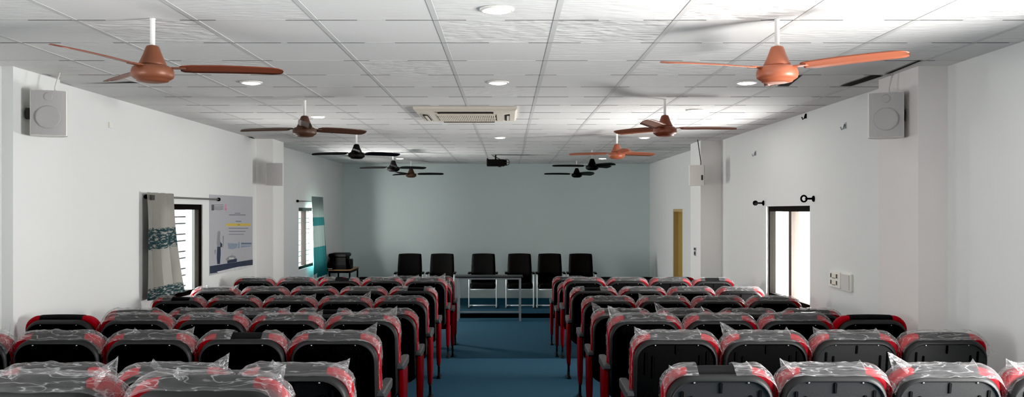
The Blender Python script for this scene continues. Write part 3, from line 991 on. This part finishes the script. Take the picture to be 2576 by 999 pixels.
def arm(s, q=1.0):
    x = s * (0.262 if q == 1.0 else 0.246)
    mb = MB()
    loops = []
    for (y, w, za, zb) in ((0.055, 0.020, 0.625, 0.645), (0.065, 0.026, 0.615, 0.652), (0.14, 0.028, 0.605, 0.660), (0.38, 0.028, 0.615, 0.668), (0.43, 0.024, 0.625, 0.664), (0.445, 0.012, 0.635, 0.655)):
        loops.append([Vector((x - w * q, y, za)), Vector((x + w * q, y, za)), Vector((x + w * q, y, zb - 0.008)), Vector((x + (w - 0.008) * q, y, zb)), Vector((x - (w - 0.008) * q, y, zb)), Vector((x - w * q, y, zb - 0.008))])
    mb.loft(loops, 0, True, True, False)
    return mb


def side_panel(s, q=1.0):
    x = s * (0.262 if q == 1.0 else 0.246)
    mb = MB()
    loops = []
    for (z, ya, yb, w) in ((0.13, 0.20, 0.30, 0.010), (0.16, 0.17, 0.325, 0.017), (0.30, 0.135, 0.36, 0.020), (0.45, 0.11, 0.385, 0.020), (0.58, 0.09, 0.40, 0.019), (0.612, 0.085, 0.40, 0.014)):
        w *= q
        loops.append([Vector((x - w, ya + .01, z)), Vector((x - w * .4, ya, z)), Vector((x + w * .4, ya, z)), Vector((x + w, ya + .01, z)),
                      Vector((x + w, yb - .01, z)), Vector((x + w * .4, yb, z)), Vector((x - w * .4, yb, z)), Vector((x - w, yb - .01, z))])
    mb.loft(loops, 0, True, True, False)
    return mb


def leg(s, q=1.0):
    x = s * (0.262 if q == 1.0 else 0.246)
    mb = MB()
    mb.loft([[Vector((x - w, ya, z)), Vector((x + w, ya, z)), Vector((x + w, yb, z)), Vector((x - w, yb, z))] for z, ya, yb, w in ((0.012, 0.21, 0.315, 0.013), (0.07, 0.225, 0.29, 0.011), (0.135, 0.22, 0.29, 0.010))], 0, True, True, False)
    return mb


def foot(s, q=1.0):
    x = s * (0.262 if q == 1.0 else 0.246)
    return MB().rbox(x - 0.024 * q, x + 0.024 * q, 0.17, 0.37, 0.0002, 0.014, 0.012).box(x - 0.012, x + 0.012, 0.18, 0.20, 0.014, 0.028)


def wrap(seed, s, back_drop, flap, open_from=None):
    """thin clear film over the cushion; s = side (+1/-1) of the long hanging edge and of the pointed flap"""
    rg = random.Random(seed)
    off = Vector((seed * 7.3, seed * 3.1, seed * 1.7))
    mb = MB()
    hw, rt = 0.2634, 0.112
    nu = 40
    vs, fs = [], []
    prof = [(0.166, 0.86), (0.168, 0.93), (0.160, 0.965), (0.142, 0.992), (0.110, 1.004), (0.078, 1.005), (0.052, 0.999), (0.038, 0.988), (0.030, 0.978), (0.022, 0.985), (0.010, 0.975)]
    npf = len(prof)
    for i in range(nu + 1):
        u = -1 + 2 * i / nu
        x = u * hw
        ax = abs(x)
        d = 0.0
        if ax > hw - rt:
            q = min(1.0, (ax - (hw - rt)) / rt)
            d = rt * (1 - math.sqrt(max(0.0, 1 - (q * 0.97) ** 2))) * 0.96
        hem = back_drop * (0.55 + 0.9 * abs(noise.noise(Vector((u * 2.4, 0.3, seed)))))
        for j, (y, z) in enumerate(prof):
            n = noise.noise(Vector((x * 16, j * 0.55, 0)) + off)
            n2 = noise.noise(Vector((x * 45, j * 1.3, 5)) + off)
            amp = 0.007 * n + 0.004 * n2
            puff = 0.006 if 2 <= j <= 7 else 0.003
            zz = z - d + (amp + puff if j < 8 else 0.002)
            yy = y + (0.010 * n if j < 3 else 0.0)
            if j >= 8:                                    # back hem hangs over the shell rim
                k = (j - 7) / 3.0
                zz = 0.988 - d - (0.016 + hem) * k
                yy = 0.036 - 0.030 * k - 0.006 + 0.004 * n2 + (0.01 * (1 - k))
                yy = min(yy, 0.034) - 0.004
            vs.append((max(-0.2632, min(0.2632, x * (1.0 + 0.012 * n))), yy, zz))
    for i in range(nu):
        u0 = -1 + 2 * i / nu
        for j in range(npf - 1):
            if open_from and open_from[0] < u0 < open_from[1]:
                continue
            a = i * npf + j
            fs.append((a, a + 1, a + npf + 1, a + npf))
    mb.add(vs, fs, 0, True)
    # film hanging down the side of the cushion
    for sd, zlow in ((s, 0.52 + 0.12 * rg.random()), (-s, 0.72)):
        n = 16
        strip, sf = [], []
        for k in range(n + 1):
            t_ = k / n
            z = 0.93 + (zlow - 0.93) * t_
            w = 0.257 + 0.004 * math.sin(t_ * 9 + seed) + (0.010 * noise.noise(Vector((t_ * 6, seed, sd))) if sd == s else 0)
            for yy in (0.022 + 0.006 * math.sin(t_ * 14 + seed), 0.06, 0.11, 0.15):
                strip.append((sd * min(w, 0.2634), yy + rec(z), z + (0.02 * noise.noise(Vector((yy * 30, seed, t_))) if k == n else 0)))
        for k in range(n):
            for q in range(3):
                a = k * 4 + q
                sf.append((a, a + 1, a + 5, a + 4))
        mb.add(strip, sf, 0, True)
    # stiff pointed corner of the bag
    if flap:
        x0 = s * 0.20
        base = [Vector((x0 - s * 0.06, 0.09, 0.995)), Vector((x0 - s * 0.01, 0.035, 0.965)), Vector((x0 + s * 0.035, 0.05, 0.92)), Vector((x0 + s * 0.02, 0.11, 0.955))]
        tip = Vector((x0 + s * rg.uniform(0.03, 0.06), 0.07 + rg.uniform(-.03, .02), 0.99 + flap))
        tip2 = tip + Vector((-s * rg.uniform(0.012, 0.03), 0.012, -0.010))
        mid = (tip + base[1]) / 2 + Vector((s * 0.006, -0.012, 0))
        P = base + [tip, tip2, mid]
        mb.add(P, [(0, 5, 6), (0, 6, 1), (1, 6, 2), (6, 4, 2), (5, 4, 6), (2, 4, 3), (3, 4, 5), (3, 5, 0)], 0, False)
        c = Vector((-x0 * 0.55, 0.07, 0.998))
        mb.add([c, c + Vector((0.05, 0.01, -0.004)), c + Vector((0.035, -0.03, -0.012)), c + Vector((0.018, -0.006, 0.022 + flap * .2))], [(0, 1, 3), (1, 2, 3), (2, 0, 3)], 0, False)
    return mb


# mesh data shared by all chairs
def proto(name, mb, mats):
    o = mb.build(name, mats)
    me = o.data
    bpy.data.objects.remove(o)
    return me


ME = {
    'back_shell': proto('back_shell', back_shell(), [M_SHELL, M_SLOT, M_SCREW, M_RIM]),
    'back_shell_lit': proto('back_shell', back_shell(), [M_SHELL_LIT, M_SLOT, M_SCREW, M_RIM]),
    'back_cushion': proto('back_cushion', cushion(), M_RED),
    'headrest': proto('headrest', headrest(), M_BLACKFAB),
    'seat': proto('seat', seat_pan(), M_RED),
    'seat_cover': proto('seat_cover', seat_under(), M_SHELL),
}
for s in (-1, 1):
    for q in (1.0, 0.6):
        ME['armrest', s, q] = proto('armrest', arm(s, q), M_ARM)
        ME['side_panel', s, q] = proto('side_panel', side_panel(s, q), M_PANEL)
        ME['leg', s, q] = proto('leg', leg(s, q), M_BLACKMETAL)
        ME['foot', s, q] = proto('foot', foot(s, q), M_BLACKMETAL)
WRAPS = {}
for s in (-1, 1):
    WRAPS[s] = [proto('plastic_wrap', wrap(11 + s, s, 0.010, 0.045), M_WRAP),
                proto('plastic_wrap', wrap(25 + s, s, 0.004, 0.0), M_WRAP),
                proto('plastic_wrap', wrap(37 + s, s, 0.018, 0.070), M_WRAP),
                proto('plastic_wrap', wrap(53 + s, s, 0.006, 0.012, (0.1 * s - .35, 0.1 * s + .35)), M_WRAP),
                proto('plastic_wrap', wrap(71 + s, s, 0.012, 0.0, None), M_WRAP)]


def kid(name, me, parent):
    o = bpy.data.objects.new(name, me)
    col.objects.link(o)
    o.parent = parent
    return o


def add_arm(parent, s, q):
    kid('armrest', ME['armrest', s, q], parent)
    kid('side_panel', ME['side_panel', s, q], parent)
    lg = kid('leg', ME['leg', s, q], parent)
    kid('foot', ME['foot', s, q], lg)


def chair(label, x, y, z, sx, side, first, end, variant, grey=False):
    """side: +1 for the left block (aisle on its right), -1 for the right block"""
    t = thing('auditorium_chair', label, 'chair', (x, y, z), 0, 'black and red auditorium chairs in rows')
    t.scale = (sx, 1, 1)
    kid('back_shell', ME['back_shell_lit' if grey else 'back_shell'], t)
    kid('back_cushion', ME['back_cushion'], t)
    kid('headrest', ME['headrest'], t)
    st_ = kid('seat', ME['seat'], t)
    kid('seat_cover', ME['seat_cover'], st_)
    add_arm(t, side, 1.0 if first else 0.6)
    if end:
        add_arm(t, -side, 0.6)
    if variant is not None:
        kid('plastic_wrap', WRAPS[side][variant], t)
    return t


ORD = ['nearest', 'second', 'third', 'fourth', 'fifth', 'sixth', 'seventh', 'eighth', 'ninth', 'farthest']
SEATL = ['beside the aisle', 'second from the aisle', 'third from the aisle', 'fourth from the aisle', 'next to the left wall']
SEATR = ['beside the aisle', 'second from the aisle', 'third from the aisle', 'next to the right wall']


def tier(y):
    for (a, b, z) in TIER:
        if a <= y < b:
            return z


# left block: depth, pixel of the aisle edge, pixel of the outer edge and number of seats up to it, seats built
LROWS = [(2.76, 717, 288, 1, 2), (4.09, 882, 272, 2, 4), (5.23, 954, 17, 4, 5), (6.15, 1004, 48, 5, 5), (7.35, 1050, None, 5, 5),
         (8.45, 1077, 373, 5, 5), (9.50, 1100, 474.5, 5, 5), (10.85, 1124, None, 5, 5), (11.75, 1136, 641, 5, 5), (12.80, 1143, 704, 5, 5)]
RROWS = [(4.09, 1672, 2540, 3, 4), (5.23, 1590, 2500, 4, 4), (6.15, 1530, 2295, 4, 4), (7.35, 1488.5, None, 4, 4),
         (8.45, 1464, 2020, 4, 4), (9.50, 1434, 1927, 4, 4), (10.85, 1417.5, None, 4, 4), (11.75, 1403, 1797, 4, 4), (12.80, 1389.5, 1755, 4, 4)]
vr = random.Random(21)
VL = {(9, 4): None, (9, 3): None, (9, 2): None, (8, 4): None, (0, 0): 0, (0, 1): 2, (1, 0): 0, (1, 1): 2, (2, 0): 2, (2, 1): 3, (2, 2): 0, (2, 3): 4, (3, 0): 2, (3, 1): 0, (3, 4): None}
VR = {(0, 0): 3, (0, 1): 0, (0, 2): 2, (1, 0): 0, (1, 1): 2, (1, 2): 0, (1, 3): 4, (2, 0): 2, (2, 3): None, (4, 3): 1, (4, 2): 4, (5, 3): 1, (5, 2): 4, (8, 1): None, (8, 2): None, (8, 3): None, (7, 3): None}
for side, rows, names, ov in ((1, LROWS, SEATL, VL), (-1, RROWS, SEATR, VR)):
    for r, (y, pa, po, npo, n) in enumerate(rows):
        xa = (pa - VX) * y / F
        pitch = abs((po - pa) * y / F) / npo if po is not None else 0.522
        z = tier(y)
        for k in range(n):
            x = xa - side * pitch * (k + 0.5)
            v = ov.get((r, k), vr.choice([0, 1, 1, 2, 4, 4, 3]))
            blk = 'left' if side > 0 else 'right'
            last = len(rows) - 1
            o_ = ORD[r] if r < last else 'farthest'
            rowtxt = (o_ + ' row from the camera') if r not in (0, last) else (o_ + ' row')
            chair('black-backed red auditorium chair %s, %s, %s block' % (names[k], rowtxt, blk), x, y, z, pitch / PW * 0.998, side, k == 0, k == n - 1, v, side < 0 and (r == 0 or (r == 1 and k > 1) or (r == 5 and k == 3)))  # last argument picks the seats painted as window-lit

# ------------------------------------------------------------------ lights
def area(name, loc, rot, sx, sy, power, color=(1, 1, 1)):
    l = bpy.data.lights.new(name, 'AREA')
    l.shape = 'RECTANGLE'
    l.size, l.size_y = sx, sy
    l.energy = power
    l.color = color
    o = bpy.data.objects.new(name, l)
    col.objects.link(o)
    o.location = loc
    o.rotation_euler = rot
    return o


def window_light(name, side, W, power, color=(1.0, 0.99, 0.96), tilt=25):
    X = (XL - 0.50) if side < 0 else (XR + 0.50)
    a = PI / 2 + math.radians(tilt)
    rot = (0, -a, 0) if side < 0 else (0, a, 0)
    area(name, (X, (W[0] + W[1]) / 2, (W[2] + W[3]) / 2), rot, 1.2 * (W[3] - W[2]), 1.15 * (W[1] - W[0]), power, color)


window_light('daylight_near_left_window', -1, W1, 190)
window_light('daylight_far_left_window', -1, W2, 1000, tilt=8)
window_light('daylight_right_window', 1, W3, 380)
window_light('daylight_right_window_beside_camera', 1, W4, 640, (1.0, 0.985, 0.96), 12)
window_light('fill_light_left_beside_camera', -1, W5, 300, (1.0, 0.985, 0.965), 8)  # added fill, mainly to brighten the right wall

w = bpy.data.worlds.new('daylight')
bpy.context.scene.world = w
w.use_nodes = True
bg = w.node_tree.nodes['Background']
bg.inputs['Color'].default_value = (0.93, 0.98, 1.0, 1)
bg.inputs['Strength'].default_value = 2.2

# ------------------------------------------------------------------ camera and view
cam = bpy.data.cameras.new('camera')
cam.sensor_width = 36.0
cam.lens = F * 36.0 / 2576.0
cam.shift_x = (1288 - VX) / 2576.0
cam.shift_y = (VY - 499.5) / 2576.0
cam.clip_start = 0.05
co = bpy.data.objects.new('camera', cam)
col.objects.link(co)
co.location = (0, 0, EYE)
co.rotation_euler = (PI / 2, 0, 0)
sc = bpy.context.scene
sc.camera = co
sc.view_settings.view_transform = 'Standard'
sc.view_settings.look = 'None'
sc.view_settings.exposure = -0.16
sc.view_settings.use_curve_mapping = True
cm = sc.view_settings.curve_mapping
cm.black_level = (0.006, 0.006, 0.006)
cm.update()
sc.cycles.use_denoising = True
sc.cycles.max_bounces = 8
sc.cycles.diffuse_bounces = 5
sc.cycles.transparent_max_bounces = 24
